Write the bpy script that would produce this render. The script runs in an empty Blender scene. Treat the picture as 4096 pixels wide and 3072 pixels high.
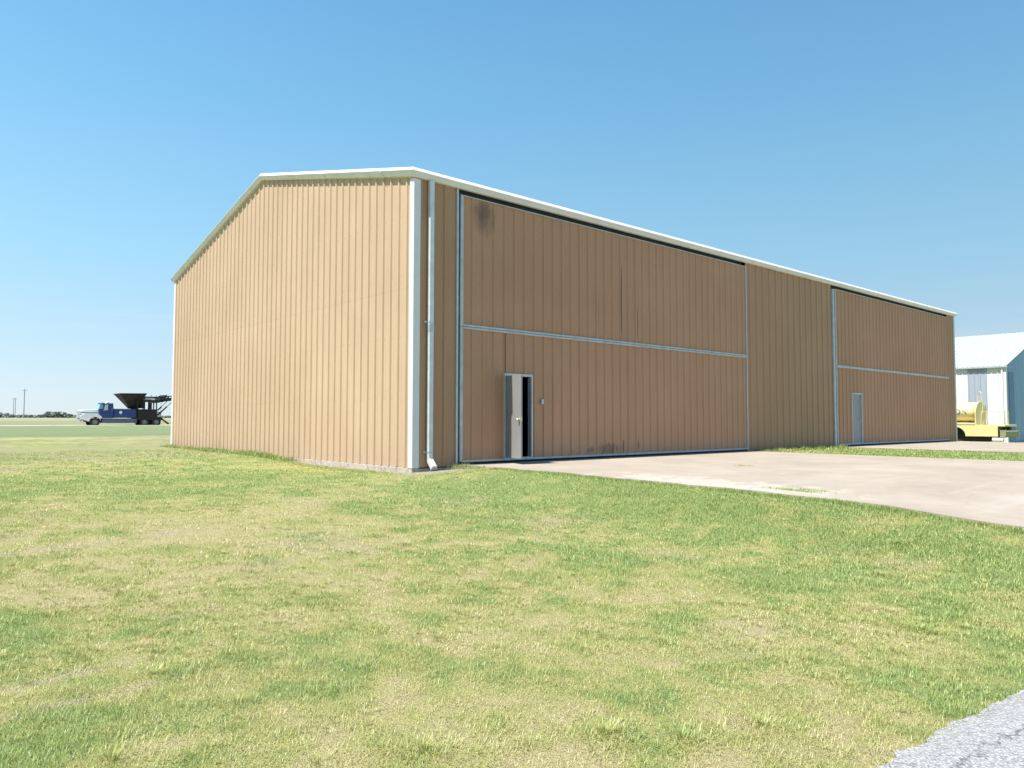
import bpy, math, random
import numpy as np
from mathutils import Vector, Matrix
random.seed(7); rng = np.random.default_rng(11)
sc = bpy.context.scene
R = math.radians

# ------------------------------------------------------------------ camera, world, sun
CAM = (-9.366, -14.094, 1.0); YAW, PITCH, ROLL = 48.787, 2.803, 0.081
cd = bpy.data.cameras.new('camera'); cam = bpy.data.objects.new('camera', cd); sc.collection.objects.link(cam)
cd.sensor_width = 36; cd.lens = 36 * 2965.258 / 4096; cd.clip_start = 0.05; cd.clip_end = 9000
_y, _p, _r = R(YAW), R(PITCH), R(ROLL)
fw = Vector((math.cos(_y) * math.cos(_p), math.sin(_y) * math.cos(_p), math.sin(_p)))
rt = Vector((math.sin(_y), -math.cos(_y), 0)); up = rt.cross(fw)
rt2 = rt * math.cos(_r) + up * math.sin(_r); up2 = -rt * math.sin(_r) + up * math.cos(_r)
mw = Matrix((rt2, up2, -fw)).transposed().to_4x4(); mw.translation = CAM
cam.matrix_world = mw
sc.camera = cam

SUN_EL, SUN_A = 63.0, 5.0                     # elevation; azimuth off the -x axis towards +y
SKY = ((.78,.87,.95), (.64,.83,.96), (.44,.80,1.04), (.265,.64,.99), (.155,.445,.86), (.09,.31,.72))
w = bpy.data.worlds.new('World'); sc.world = w; w.use_nodes = True
nt = w.node_tree; bg = nt.nodes['Background']
sky = nt.nodes.new('ShaderNodeTexSky'); sky.sky_type = 'NISHITA'; sky.sun_disc = False
sky.sun_elevation = R(SUN_EL); sky.sun_rotation = R(-(90 - SUN_A)); sky.altitude = 500
sky.air_density = 1.0; sky.dust_density = 0.6; sky.ozone_density = 1.2
tc = nt.nodes.new('ShaderNodeTexCoord'); sx = nt.nodes.new('ShaderNodeSeparateXYZ'); nt.links.new(tc.outputs['Generated'], sx.inputs[0])
cr = nt.nodes.new('ShaderNodeValToRGB'); el = cr.color_ramp.elements; el.new(.08); el.new(.2); el.new(.38); el.new(.6)
for e_, (p_, c_) in zip(el, ((0, SKY[0]), (.08, SKY[1]), (.2, SKY[2]), (.38, SKY[3]), (.6, SKY[4]), (1, SKY[5]))):
    e_.position = p_; e_.color = (*[v / 2.0 for v in c_], 1)
nt.links.new(sx.outputs[2], cr.inputs[0])
# the physical sky, scaled and blended with the clear-day gradient that the elevation gives
mx = nt.nodes.new('ShaderNodeMix'); mx.data_type = 'RGBA'; mx.inputs[0].default_value = .72
sc_ = nt.nodes.new('ShaderNodeVectorMath'); sc_.operation = 'MULTIPLY'; sc_.inputs[1].default_value = (.044, .056, .062)
nt.links.new(sky.outputs[0], sc_.inputs[0]); nt.links.new(sc_.outputs[0], mx.inputs[6]); nt.links.new(cr.outputs[0], mx.inputs[7])
# the side of the sky nearer the sun is a little brighter
mr = nt.nodes.new('ShaderNodeMapRange'); mr.inputs['From Min'].default_value = -.3; mr.inputs['From Max'].default_value = 1
mr.inputs['To Min'].default_value = 1.22; mr.inputs['To Max'].default_value = .86; nt.links.new(sx.outputs[0], mr.inputs['Value'])
m3 = nt.nodes.new('ShaderNodeVectorMath'); m3.operation = 'SCALE'; nt.links.new(mx.outputs[2], m3.inputs[0]); nt.links.new(mr.outputs[0], m3.inputs['Scale'])
# faint cirrus low in the sky
mp = nt.nodes.new('ShaderNodeVectorMath'); mp.operation = 'MULTIPLY'; mp.inputs[1].default_value = (2.2, 2.2, 26); nt.links.new(tc.outputs['Generated'], mp.inputs[0])
cn = nt.nodes.new('ShaderNodeTexNoise'); cn.inputs['Scale'].default_value = 1.6; cn.inputs['Detail'].default_value = 7; nt.links.new(mp.outputs[0], cn.inputs['Vector'])
c2 = nt.nodes.new('ShaderNodeMapRange'); c2.inputs['From Min'].default_value = .54; c2.inputs['From Max'].default_value = .78; c2.inputs['To Max'].default_value = .30; nt.links.new(cn.outputs['Fac'], c2.inputs['Value'])
c4 = nt.nodes.new('ShaderNodeMapRange'); c4.inputs['From Min'].default_value = .17; c4.inputs['From Max'].default_value = .05; nt.links.new(sx.outputs[2], c4.inputs['Value'])
c5 = nt.nodes.new('ShaderNodeMath'); c5.operation = 'MULTIPLY'; nt.links.new(c2.outputs[0], c5.inputs[0]); nt.links.new(c4.outputs[0], c5.inputs[1])
c6 = nt.nodes.new('ShaderNodeMix'); c6.data_type = 'RGBA'; nt.links.new(c5.outputs[0], c6.inputs[0]); nt.links.new(m3.outputs[0], c6.inputs[6]); c6.inputs[7].default_value = (.48, .49, .50, 1)
nt.links.new(c6.outputs[2], bg.inputs[0]); bg.inputs[1].default_value = 1.0
sd = bpy.data.lights.new('sun', 'SUN'); sd.energy = 4.6; sd.angle = R(0.5); sd.color = (1, .95, .87)
so = bpy.data.objects.new('sun', sd); sc.collection.objects.link(so)
sv = Vector((-math.cos(R(SUN_EL)) * math.cos(R(SUN_A)), math.cos(R(SUN_EL)) * math.sin(R(SUN_A)), math.sin(R(SUN_EL))))
so.rotation_euler = sv.to_track_quat('Z', 'Y').to_euler(); so.location = (-20, 0, 40)
vs = sc.view_settings; vs.view_transform = 'Standard'; vs.look = 'None'; vs.exposure = 1.0; vs.gamma = 1
sc.cycles.max_bounces = 6

# ------------------------------------------------------------------ helpers
def link(o): sc.collection.objects.link(o); return o
def tag(o, label=None, cat=None, group=None, kind=None):
    for k, v in (('label', label), ('category', cat), ('group', group), ('kind', kind)):
        if v: o[k] = v
    return o
def empty(name, loc, label, cat, group=None, rz=0):
    o = link(bpy.data.objects.new(name, None)); o.location = loc; o.rotation_euler = (0, 0, rz)
    o.empty_display_size = .3
    return tag(o, label, cat, group)
class MB:
    def __init__(s): s.v = []; s.f = []
    def add(s, vs, fs):
        n = len(s.v); s.v += [tuple(p) for p in vs]; s.f += [tuple(n + i for i in f) for f in fs]; return s
    def box(s, a, b):
        x0, y0, z0 = a; x1, y1, z1 = b
        return s.add([(x0,y0,z0),(x1,y0,z0),(x1,y1,z0),(x0,y1,z0),(x0,y0,z1),(x1,y0,z1),(x1,y1,z1),(x0,y1,z1)],
                     [(0,3,2,1),(4,5,6,7),(0,1,5,4),(1,2,6,5),(2,3,7,6),(3,0,4,7)])
    def beam(s, p, q, wd, ht, upv=(0, 0, 1)):
        p = Vector(p); q = Vector(q); d = (q - p).normalized(); u = Vector(upv)
        r = d.cross(u)
        if r.length < 1e-4: r = d.cross(Vector((0, 1, 0)))
        r.normalize(); u = r.cross(d).normalized()
        vv = [c + r * a * wd / 2 + u * b * ht / 2 for c in (p, q) for a, b in ((-1,-1),(1,-1),(1,1),(-1,1))]
        return s.add(vv, [(0,3,2,1),(4,5,6,7),(0,1,5,4),(1,2,6,5),(2,3,7,6),(3,0,4,7)])
    def tube(s, pts, r, n=10, caps=True):
        pts = [Vector(p) for p in pts]; rs = r if isinstance(r, (list, tuple)) else [r] * len(pts)
        base = len(s.v); prev = None
        for i, p in enumerate(pts):
            d = (pts[min(i + 1, len(pts) - 1)] - pts[max(i - 1, 0)]).normalized()
            a = d.cross(Vector((0, 0, 1)))
            if a.length < 1e-3: a = d.cross(Vector((0, 1, 0)))
            a.normalize(); b = d.cross(a)
            for k in range(n):
                t = 2 * math.pi * k / n; s.v.append(tuple(p + (a * math.cos(t) + b * math.sin(t)) * rs[i]))
        for i in range(len(pts) - 1):
            for k in range(n):
                k2 = (k + 1) % n
                s.f.append((base + i*n + k, base + i*n + k2, base + (i+1)*n + k2, base + (i+1)*n + k))
        if caps:
            s.f.append(tuple(base + k for k in range(n))[::-1]); m = base + (len(pts) - 1) * n
            s.f.append(tuple(m + k for k in range(n)))
        return s
    def prism(s, pts, axis, a, b):
        # pts: 2d outline in the plane perpendicular to axis
        def P(u, v, t): return {'x': (t, u, v), 'y': (u, t, v), 'z': (u, v, t)}[axis]
        n = len(pts); vv = [P(u, v, a) for u, v in pts] + [P(u, v, b) for u, v in pts]
        return s.add(vv, [tuple(range(n))[::-1], tuple(range(n, 2*n))] + [(i, (i+1) % n, n + (i+1) % n, n + i) for i in range(n)])
    def build(s, name, mat, parent=None, bevel=0, smooth=False, label=None):
        me = bpy.data.meshes.new(name); me.from_pydata(s.v, [], s.f); me.update()
        import bmesh
        bm = bmesh.new(); bm.from_mesh(me); bmesh.ops.recalc_face_normals(bm, faces=bm.faces); bm.to_mesh(me); bm.free()
        if smooth:
            for p in me.polygons: p.use_smooth = True
        me.materials.append(mat)
        o = link(bpy.data.objects.new(name, me))
        if parent: o.parent = parent
        if bevel:
            m = o.modifiers.new('bevel', 'BEVEL'); m.width = bevel; m.segments = 2; m.limit_method = 'ANGLE'; m.angle_limit = R(40)
        if label: o['label'] = label
        return o

# node helpers
class NT:
    def __init__(s, name):
        s.m = bpy.data.materials.new(name); s.m.use_nodes = True; s.t = s.m.node_tree
        s.b = s.t.nodes['Principled BSDF']
    def n(s, typ, **kw):
        x = s.t.nodes.new(typ)
        for k, v in kw.items():
            if k.startswith('i_'): x.inputs[k[2:].replace('_', ' ')].default_value = v
            else: setattr(x, k, v)
        return x
    def l(s, a, b): s.t.links.new(a, b)
    def pos(s): return s.n('ShaderNodeNewGeometry').outputs['Position']
    def mapv(s, scale, vec=None):
        m = s.n('ShaderNodeVectorMath', operation='MULTIPLY'); s.l(vec or s.pos(), m.inputs[0]); m.inputs[1].default_value = scale
        return m.outputs[0]
    def noise(s, scale, detail=4, vec=None, rough=.6):
        x = s.n('ShaderNodeTexNoise'); x.inputs['Scale'].default_value = scale; x.inputs['Detail'].default_value = detail
        x.inputs['Roughness'].default_value = rough; s.l(vec or s.pos(), x.inputs['Vector']); return x.outputs['Fac']
    def ramp(s, fac, stops):
        r = s.n('ShaderNodeValToRGB'); e = r.color_ramp.elements
        while len(e) < len(stops): e.new(.5)
        for i, (p, c) in enumerate(stops):
            e[i].position = p; e[i].color = (*c, 1) if len(c) == 3 else c
        s.l(fac, r.inputs[0]); return r.outputs[0]
    def g(s, fac, a, b): return s.ramp(fac, [(a, (0,)*3), (b, (1,)*3)])
    def mix(s, fac, a, b, mode='MIX'):
        x = s.n('ShaderNodeMix', data_type='RGBA', blend_type=mode)
        for sock, v in ((x.inputs[0], fac), (x.inputs[6], a), (x.inputs[7], b)):
            if isinstance(v, (int, float)): sock.default_value = v
            elif isinstance(v, tuple): sock.default_value = (*v, 1)
            else: s.l(v, sock)
        return x.outputs[2]
    def math(s, op, a, b=0.0, clamp=False):
        x = s.n('ShaderNodeMath', operation=op, use_clamp=clamp)
        for i, v in enumerate((a, b)):
            if isinstance(v, (int, float)): x.inputs[i].default_value = v
            else: s.l(v, x.inputs[i])
        return x.outputs[0]
    def xyz(s, v=None):
        x = s.n('ShaderNodeSeparateXYZ'); s.l(v or s.pos(), x.inputs[0]); return x.outputs
    def bump(s, h, strength=.3, dist=.01):
        b = s.n('ShaderNodeBump'); b.inputs['Strength'].default_value = strength; b.inputs['Distance'].default_value = dist
        s.l(h, b.inputs['Height']); s.l(b.outputs[0], s.b.inputs['Normal'])
    def fin(s, col=None, rough=.6, metal=0, spec=.5, coat=0):
        if col is not None:
            if isinstance(col, tuple): s.b.inputs['Base Color'].default_value = (*col, 1)
            else: s.l(col, s.b.inputs['Base Color'])
        if isinstance(rough, (int, float)): s.b.inputs['Roughness'].default_value = rough
        else: s.l(rough, s.b.inputs['Roughness'])
        s.b.inputs['Metallic'].default_value = metal; s.b.inputs['Specular IOR Level'].default_value = spec
        s.b.inputs['Coat Weight'].default_value = coat
        return s.m
def paint(name, col, rough=.5, var=.12, scale=2.0, metal=0, spec=.5, dirt=None, coat=0):
    t = NT(name); n1 = t.noise(scale, 5); n2 = t.noise(scale * 14, 3)
    d = tuple(c * (1 - var * 2.2) for c in col); l = tuple(min(1, c * (1 + var)) for c in col)
    c = t.ramp(t.math('ADD', t.math('MULTIPLY', n1, .7), t.math('MULTIPLY', n2, .3)), [(.3, d), (.7, l)])
    if dirt: c = t.mix(t.math('MULTIPLY', t.g(t.noise(scale * .8, 6, t.mapv((1, 1, .25))), .5, .75), dirt[1]), c, dirt[0])
    return t.fin(c, rough, metal, spec, coat)

# ------------------------------------------------------------------ numpy noise, terrain height, lawn colour
def vnoise(x, y, s, seed):
    x = x / s; y = y / s; xi = np.floor(x).astype(np.int64); yi = np.floor(y).astype(np.int64)
    fx = x - xi; fy = y - yi; fx = fx*fx*(3-2*fx); fy = fy*fy*(3-2*fy)
    def h(a, b):
        n = (a * 374761393 + b * 668265263 + seed * 974634777) & 0xffffffff
        n = ((n ^ (n >> 13)) * 1274126177) & 0xffffffff
        return ((n ^ (n >> 16)) & 0xffff) / 65535.0
    return (h(xi,yi)*(1-fx) + h(xi+1,yi)*fx)*(1-fy) + (h(xi,yi+1)*(1-fx) + h(xi+1,yi+1)*fx)*fy
def fbm(x, y, s, seed, o=4):
    r = 0; a = 1; t = 0
    for i in range(o):
        th = .6 * i + seed; cx, sx = math.cos(th), math.sin(th)
        r = r + a * vnoise(x*cx + y*sx, -x*sx + y*cx, s, seed + i*17); t += a; a *= .55; s *= .47
    return r / t
def S(t): t = np.clip(t, 0, 1); return t*t*(3-2*t)
def road_edge(x): return -12.60 - .10*(x + 5.74) - .0*x
def zslab(x, y):
    a = np.interp(-y, [0,3,5,7,9,10,11,12.6], [-.055,-.065,-.085,-.105,-.15,-.20,-.28,-.40])
    b = np.interp(-y, [0,9,11,12.6], [-.055,-.07,-.12,-.24]); t = S((x - 2) / 7)
    return a*(1-t) + b*t
def height(x, y):
    x = np.asarray(x, float); y = np.asarray(y, float)
    base = -.21 + .125*S((y - 3.5)/4.5) - .36*S(-y/12.5) - .06*S(-x/8)*S((y+6)/10)
    sl = zslab(x, y) - .035
    t = S((x + 1.6) / 3.1) * S((-y + .6) / 1.4)
    z = base*(1-t) + sl*t
    d = np.hypot(x - CAM[0], y - CAM[1])
    rise = np.interp(d, [0,30,85,500,9000], [0,0,.34,2.35,2.6]) * S(y / 35)
    rise = rise - .24*S((x-33.6)/3.5)*S((90-d)/40)
    bump = (fbm(x, y, 2.6, 3) - .5) * .09 + (fbm(x, y, .5, 9, 3) - .5) * .035
    nearb = S((np.abs(x - 17.2) - 17.2)/1.5 + np.maximum(0, (np.abs(y-8.5) - 8.5))/1.5 + .25)
    keep = 1 - t * .9
    road = 1 - .8*S((road_edge(x) - y + .4) / .7)
    return z + rise + bump * keep * np.clip(nearb, .25, 1) * road
TRACKS = (((-8.6, -5.12), (-6.0, -4.75), .15), ((-7.62, -8.2), (-7.26, -8.2), .07), ((-8.8, -9.03), (-8.3, -9.0), .07), ((-9.3, -9.5), (-7.9, -9.45), .05))
def lawn(x, y):
    """albedo of lawn at x, y (dry straw to green)"""
    a = fbm(x, y, 3.2, 21, 5); b = fbm(x, y, .55, 33, 4); c = fbm(x*.45, y*1.2, 7.0, 45, 4)
    e = fbm(x, y, .22, 38, 3); dry = np.clip((a*.30 + b*.36 + e*.34 - .492) * 4.0 + .5 , 0, 1)
    d = np.hypot(x - CAM[0], y - CAM[1])
    greener = S((x + 5.5)/5) * S((-y)/5) * .55 + .45*S((d-9)/8)*(1 - S((y+1)/12)*.5)
    dry = np.clip(dry - greener * .75, 0, 1)
    straw = np.array((.46,.405,.195)); yg = np.array((.37,.37,.12)); gr = np.array((.215,.30,.085)); bare = np.array((.44,.37,.25))
    m = np.clip(dry*2, 0, 1)[..., None]; k = np.clip(dry*2-1, 0, 1)[..., None]
    col = gr*(1-m) + yg*m; col = col*(1-k) + straw*k
    bb = (S((fbm(x, y, 1.1, 77, 4) - .63) * 12) * S((a-.42)*6))[..., None]*.45
    col = col*(1-bb) + bare*bb
    # worn wheel tracks where the turf is thin
    for (xa, ya), (xb, yb), wd in TRACKS:
        L2 = (xb-xa)**2 + (yb-ya)**2; tt = ((x-xa)*(xb-xa) + (y-ya)*(yb-ya))/L2; tc_ = np.clip(tt, 0, 1)
        dd = np.hypot(x-xa-tc_*(xb-xa), y-ya-tc_*(yb-ya)); kt = (S(1 - dd/wd + (fbm(x, y, .35, 83, 4)-.5)*2.2)*.75)[..., None]
        col = col*(1-kt) + np.array((.45,.38,.265))*kt
    soil = np.exp(-(((x-.4)/1.0)**2 + ((y+.55)/.5)**2)**2) + (1 - S((np.abs(x+.2)-.14)/.12))*(1-S((np.abs(y-2.6)-3.0)/.6))
    k = np.clip(soil, 0, 1)[..., None]*.9; col = col*(1-k) + np.array((.40,.34,.27))*k
    # distant bands
    yy = y + (fbm(x, y, 9, 5) - .5) * 6
    def band(c2, y0, y1, f, amt=1.0):
        nonlocal col
        k = (S((yy-y0)/f) * (1 - S((yy-y1)/f)) * amt)[..., None]; col = col*(1-k) + np.array(c2)*k
    band((.24,.265,.14), 8, 19, 3, .6)
    n = fbm(x*.5, y*2, 1.6, 61, 4)
    kk = (S((yy-18)/4) * (1 - S((yy-31)/5)) * S((n-.42)*7) * .85)[..., None]; col = col*(1-kk) + np.array((.30,.25,.18))*kk
    band((.14,.21,.095), 32, 78, 4, .95)
    nf = fbm(x, y, 14, 91, 4)
    kk = S((y-86)/2)[..., None]; fld = np.array((.24,.22,.13))*(1-nf[...,None]) + np.array((.17,.20,.11))*nf[...,None]
    col = col*(1-kk) + fld*kk
    kk = S((y-150)/60)[..., None]; col = col*(1-kk) + (np.array((.27,.29,.17))*.8 + fld*.2)*kk
    far = S((d-25)/20)[..., None]; v = (.84 + .32*fbm(x*.25, y*1.1, 5.0, 93, 5))[..., None]
    col = col*(1-far) + col*v*far
    return col, dry

# ------------------------------------------------------------------ materials
def tan_wall(name, ca, cb, stains=False, rust=False):
    t = NT(name)
    n1 = t.noise(.35, 4); n2 = t.noise(3, 6, t.mapv((1, 1, .12))); n3 = t.noise(60, 2)
    c = t.ramp(n1, [(.3, ca), (.7, cb)])
    c = t.mix(t.math('MULTIPLY', t.g(n2, .45, .8), .30), c, tuple(k*.78 for k in ca))
    c = t.mix(t.math('MULTIPLY', t.g(n3, .68, .78), .35), c, (.16,.11,.08))
    x, y, z = t.xyz()
    # dust low on the wall
    lo = t.math('MULTIPLY', t.math('SUBTRACT', 1, t.math('DIVIDE', z, .7), True), .35)
    c = t.mix(t.math('MULTIPLY', lo, t.noise(4, 5)), c, (.40,.29,.21))
    def blob(cx, cz, rx, rz, nz=.5, lo=.25, hi=.6):
        a = t.math('DIVIDE', t.math('SUBTRACT', x, cx), rx); b = t.math('DIVIDE', t.math('SUBTRACT', z, cz), rz)
        d = t.math('SQRT', t.math('ADD', t.math('MULTIPLY', a, a), t.math('MULTIPLY', b, b)))
        v = t.math('SUBTRACT', 1, d, True); v = t.math('ADD', v, t.math('MULTIPLY', t.math('SUBTRACT', t.noise(7, 6, t.mapv((1.6, 1.6, .35))), .5), nz))
        return t.math('MULTIPLY', t.g(v, lo, hi), t.math('MULTIPLY', t.math('SUBTRACT', 1, d, True), 4, True))
    if stains:
        dk = (.075, .055, .05)
        for b, am in ((blob(2.05, 5.98, .40, .58, 1.3, .05, .7), .5), (blob(2.0, 6.15, .55, .35, .8), .3), (blob(7.19, 4.45, .05, 1.45, .2, .1, .45), .92), (blob(6.20, 4.0, .04, .8, .3, .1, .5), .5),
                      (blob(7.95, 3.9, .04, .7, .3, .1, .5), .55), (blob(6.6, .2, .6, .2, 2.6, .1, .5), .5), (blob(7.25, .25, .10, .3, 1.6), .8),
                      (blob(7.95, .28, .06, .25, .6), .8), (blob(5.9, .18, .25, .12, 2.4), .5)):
            c = t.mix(t.math('MULTIPLY', b, am), c, dk)
    if rust:
        for cy, cz, ry, rz, am in ((12.06, .2, .06, .32, .7), (13.2, .5, .03, .1, .6)):
            a = t.math('DIVIDE', t.math('SUBTRACT', y, cy), ry); b = t.math('DIVIDE', t.math('SUBTRACT', z, cz), rz)
            d = t.math('SQRT', t.math('ADD', t.math('MULTIPLY', a, a), t.math('MULTIPLY', b, b)))
            v = t.math('SUBTRACT', 1, d, True)
            c = t.mix(t.math('MULTIPLY', t.g(v, .05, .5), am), c, (.16,.06,.03))
    if rust:        # the lap between the lower and upper sheets
        lp = t.math('LESS_THAN', t.math('ABSOLUTE', t.math('SUBTRACT', z, 4.05)), .008)
        c = t.mix(t.math('MULTIPLY', lp, .25), c, tuple(k*.5 for k in ca))
        up = t.math('GREATER_THAN', z, 4.05); c = t.mix(t.math('MULTIPLY', up, .04), c, tuple(k*.72 for k in ca))
    # screw rows on the girts: small dark heads with a drip of dirt
    for u in (x, y):
        fu = t.math('ABSOLUTE', t.math('SUBTRACT', t.math('FRACT', t.math('DIVIDE', t.math('ADD', u, 34.3 - .37), .343)), .5))
        fz = t.math('ABSOLUTE', t.math('SUBTRACT', t.math('FRACT', t.math('DIVIDE', t.math('ADD', z, .62), 1.42)), .5))
        dm = t.math('MULTIPLY', t.math('LESS_THAN', fu, .045), t.math('LESS_THAN', fz, .011))
        c = t.mix(t.math('MULTIPLY', dm, .38), c, tuple(k*.35 for k in ca))
    t.bump(t.noise(1.3, 3, t.mapv((1, 1, .5))), .25, .03)
    return t.fin(c, .5, 0, .35)
M = {}
M['tan'] = tan_wall('lit_tan_steel', (.465,.328,.213), (.525,.377,.248), rust=True)  # wall tan made paler, so the gable's sunlight is partly in the colour
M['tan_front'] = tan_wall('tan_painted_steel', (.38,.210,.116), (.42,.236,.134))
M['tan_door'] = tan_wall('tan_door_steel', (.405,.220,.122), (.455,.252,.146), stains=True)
M['white'] = paint('white_trim', (.66,.645,.65), .45, .05, 1.5, dirt=((.45,.44,.40), .45))
M['galv'] = paint('galvanised_steel', (.50,.53,.55), .42, .10, 5, metal=.35)
M['frame'] = paint('door_frame_steel', (.46,.49,.51), .5, .12, 4, metal=.2, dirt=((.25,.24,.22), .4))
M['dark'] = paint('dark_recess_steel', (.06,.058,.072), .8, .2, 3)
M['rubber'] = paint('black_rubber', (.015,.015,.016), .8, .2, 8)
M['doorleaf'] = paint('grey_door_paint', (.25,.25,.25), .45, .06, 2, dirt=((.30,.28,.26), .35))
M['roof'] = paint('roof_steel', (.62,.63,.62), .4, .06, 1)
M['floor'] = paint('interior_floor', (.25,.24,.23), .8, .15, 1)
M['spout'] = paint('zinc_spout', (.62,.65,.68), .4, .10, 5, metal=.15)
M['brass'] = paint('pale_brass', (.62,.55,.40), .3, .05, 20, metal=.8)
t = NT('foundation_concrete'); t.bump(t.noise(25, 6), .8, .02)
M['found'] = t.fin(t.ramp(t.noise(9, 7), [(.3, (.26,.22,.18)), (.5, (.42,.37,.31)), (.75, (.52,.46,.39))]), .9, 0, .2)
# apron concrete
def concrete(name):
    t = NT(name); x, y, z = t.xyz()
    c = t.ramp(t.noise(.5, 6), [(.32, (.285,.238,.188)), (.55, (.33,.28,.225)), (.75, (.375,.32,.265))])
    c = t.mix(t.math('MULTIPLY', t.g(t.noise(3.5, 7), .5, .75), .35), c, (.38,.33,.28))
    c = t.mix(t.math('MULTIPLY', t.g(t.noise(140, 2), .6, .75), .3), c, (.30,.27,.24))
    # pale worn patch along the near edge
    a = t.math('ABSOLUTE', t.math('DIVIDE', t.math('SUBTRACT', x, 1.7), 1.6)); b = t.math('ABSOLUTE', t.math('DIVIDE', t.math('ADD', y, 6.6), 3.4))
    v = t.math('SUBTRACT', 1, t.math('MAXIMUM', a, b), True)
    v = t.math('ADD', v, t.math('MULTIPLY', t.math('SUBTRACT', t.noise(2.2, 7), .5), 2.2))
    c = t.mix(t.math('MULTIPLY', t.g(v, .35, .55), .5), c, (.45,.41,.36))
    # long pale scuffs
    sc_ = t.noise(1.2, 5, t.mapv((.12, 1.5, 1)))
    c = t.mix(t.math('MULTIPLY', t.g(sc_, .56, .7), .35), c, (.39,.36,.32))
    # saw cut joints
    for src, per, off in ((x, 3.13, 1.4), (y, 4.2, .4)):
        m = t.math('ABSOLUTE', t.math('SUBTRACT', t.math('FRACT', t.math('DIVIDE', t.math('ADD', src, 60 - off), per)), .5))
        c = t.mix(t.math('MULTIPLY', t.g(m, .4965, .4985), .35), c, (.27,.23,.20))
    # cracks
    vo = t.n('ShaderNodeTexVoronoi', feature='DISTANCE_TO_EDGE'); vo.inputs['Scale'].default_value = .28
    wv = t.n('ShaderNodeVectorMath', operation='ADD'); nn = t.n('ShaderNodeTexNoise'); nn.inputs['Scale'].default_value = 1.2; nn.inputs['Detail'].default_value = 5
    t.l(t.pos(), nn.inputs['Vector']); t.l(t.pos(), wv.inputs[0]); t.l(nn.outputs['Color'], wv.inputs[1]); t.l(wv.outputs[0], vo.inputs['Vector'])
    c = t.mix(t.math('MULTIPLY', t.math('SUBTRACT', 1, t.g(vo.outputs['Distance'], .002, .006)), .5), c, (.26,.22,.18))
    t.bump(t.noise(40, 5), .2, .01)
    return t.fin(c, .85, 0, .25)
M['conc'] = concrete('apron_concrete')
# chip-seal road
t = NT('chip_seal_asphalt'); P = t.pos()
vo = t.n('ShaderNodeTexVoronoi'); vo.inputs['Scale'].default_value = 75; t.l(P, vo.inputs['Vector'])
c = t.ramp(vo.outputs['Color'], [(.1, (.17,.165,.165)), (.35, (.31,.30,.295)), (.9, (.47,.455,.445))])
c = t.mix(t.math('MULTIPLY', t.g(vo.outputs['Distance'], .35, .6), .55), c, (.16,.16,.17))
c = t.mix(t.math('MULTIPLY', t.g(t.noise(1.3, 5), .45, .7), .3), c, (.34,.33,.33))
nn = t.n('ShaderNodeTexNoise'); nn.inputs['Scale'].default_value = 3; nn.inputs['Detail'].default_value = 7; nn.inputs['Roughness'].default_value = .75; t.l(P, nn.inputs['Vector'])
sm = t.n('ShaderNodeVectorMath', operation='MULTIPLY_ADD'); t.l(nn.outputs['Color'], sm.inputs[0]); sm.inputs[1].default_value = (.55,.55,0); t.l(P, sm.inputs[2])
x2, y2, z2 = t.xyz(sm.outputs[0])
for off, wd in ((-12.90, .010), (-13.20, .008), (-13.75, .010)):
    dd = t.math('ABSOLUTE', t.math('SUBTRACT', t.math('ADD', y2, t.math('MULTIPLY', t.math('ADD', x2, 5.0), .12)), off + .28))
    c = t.mix(t.math('MULTIPLY', t.math('SUBTRACT', 1, t.g(dd, wd * .5, wd * 1.7)), t.math('MULTIPLY', t.g(t.noise(5, 5), .40, .56), .8)), c, (.05,.05,.055))
t.bump(t.math('SUBTRACT', 1, vo.outputs['Distance']), .8, .01)
M['road'] = t.fin(c, .85, 0, .3)
t = NT('pale_gravel'); M['gravel'] = t.fin(t.ramp(t.noise(2, 6), [(.3, (.42,.38,.31)), (.7, (.60,.55,.46))]), .95, 0, .1)
# ground & blades
t = NT('lawn_ground'); at = t.n('ShaderNodeAttribute', attribute_name='albedo')
n1 = t.noise(28, 6); n2 = t.noise(6, 6, t.mapv((1, 1, 1)))
c = t.mix(t.g(n1, .35, .65), at.outputs['Color'], (.30,.26,.17), 'MIX'); 
cc = t.mix(.45, at.outputs['Color'], c)
cc = t.mix(t.math('MULTIPLY', t.g(n2, .5, .72), .5), cc, t.mix(.5, at.outputs['Color'], (.13,.16,.06)))
cc = t.mix(t.math('MULTIPLY', t.g(t.noise(55, 3), .55, .7), .45), cc, (.10,.10,.05))
t.bump(t.math('ADD', n1, t.noise(90, 3)), 1.0, .03)
M['ground'] = t.fin(cc, .95, 0, .1)
t = NT('grass_blade'); at = t.n('ShaderNodeAttribute', attribute_name='albedo')
out = t.t.nodes['Material Output']; t.t.nodes.remove(t.b)
df = t.n('ShaderNodeBsdfDiffuse'); tr = t.n('ShaderNodeBsdfTranslucent'); gl = t.n('ShaderNodeBsdfGlossy'); gl.inputs['Roughness'].default_value = .45
ms = t.n('ShaderNodeMixShader'); ms.inputs[0].default_value = .3; m2 = t.n('ShaderNodeMixShader'); m2.inputs[0].default_value = .045
t.l(at.outputs['Color'], df.inputs[0]); t.l(at.outputs['Color'], tr.inputs[0]); t.l(df.outputs[0], ms.inputs[1]); t.l(tr.outputs[0], ms.inputs[2])
t.l(ms.outputs[0], m2.inputs[1]); t.l(gl.outputs[0], m2.inputs[2]); t.l(m2.outputs[0], out.inputs[0])
M['blade'] = t.m
M['leaf'] = paint('hedge_leaf', (.22,.26,.22), .8, .3, .3)  # leaf green lightened, the fade of far air painted into it
M['wood'] = paint('hazed_wood', (.34,.31,.29), .9, .2, 2)  # pole wood made paler, with distance haze mixed into its colour

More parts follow.
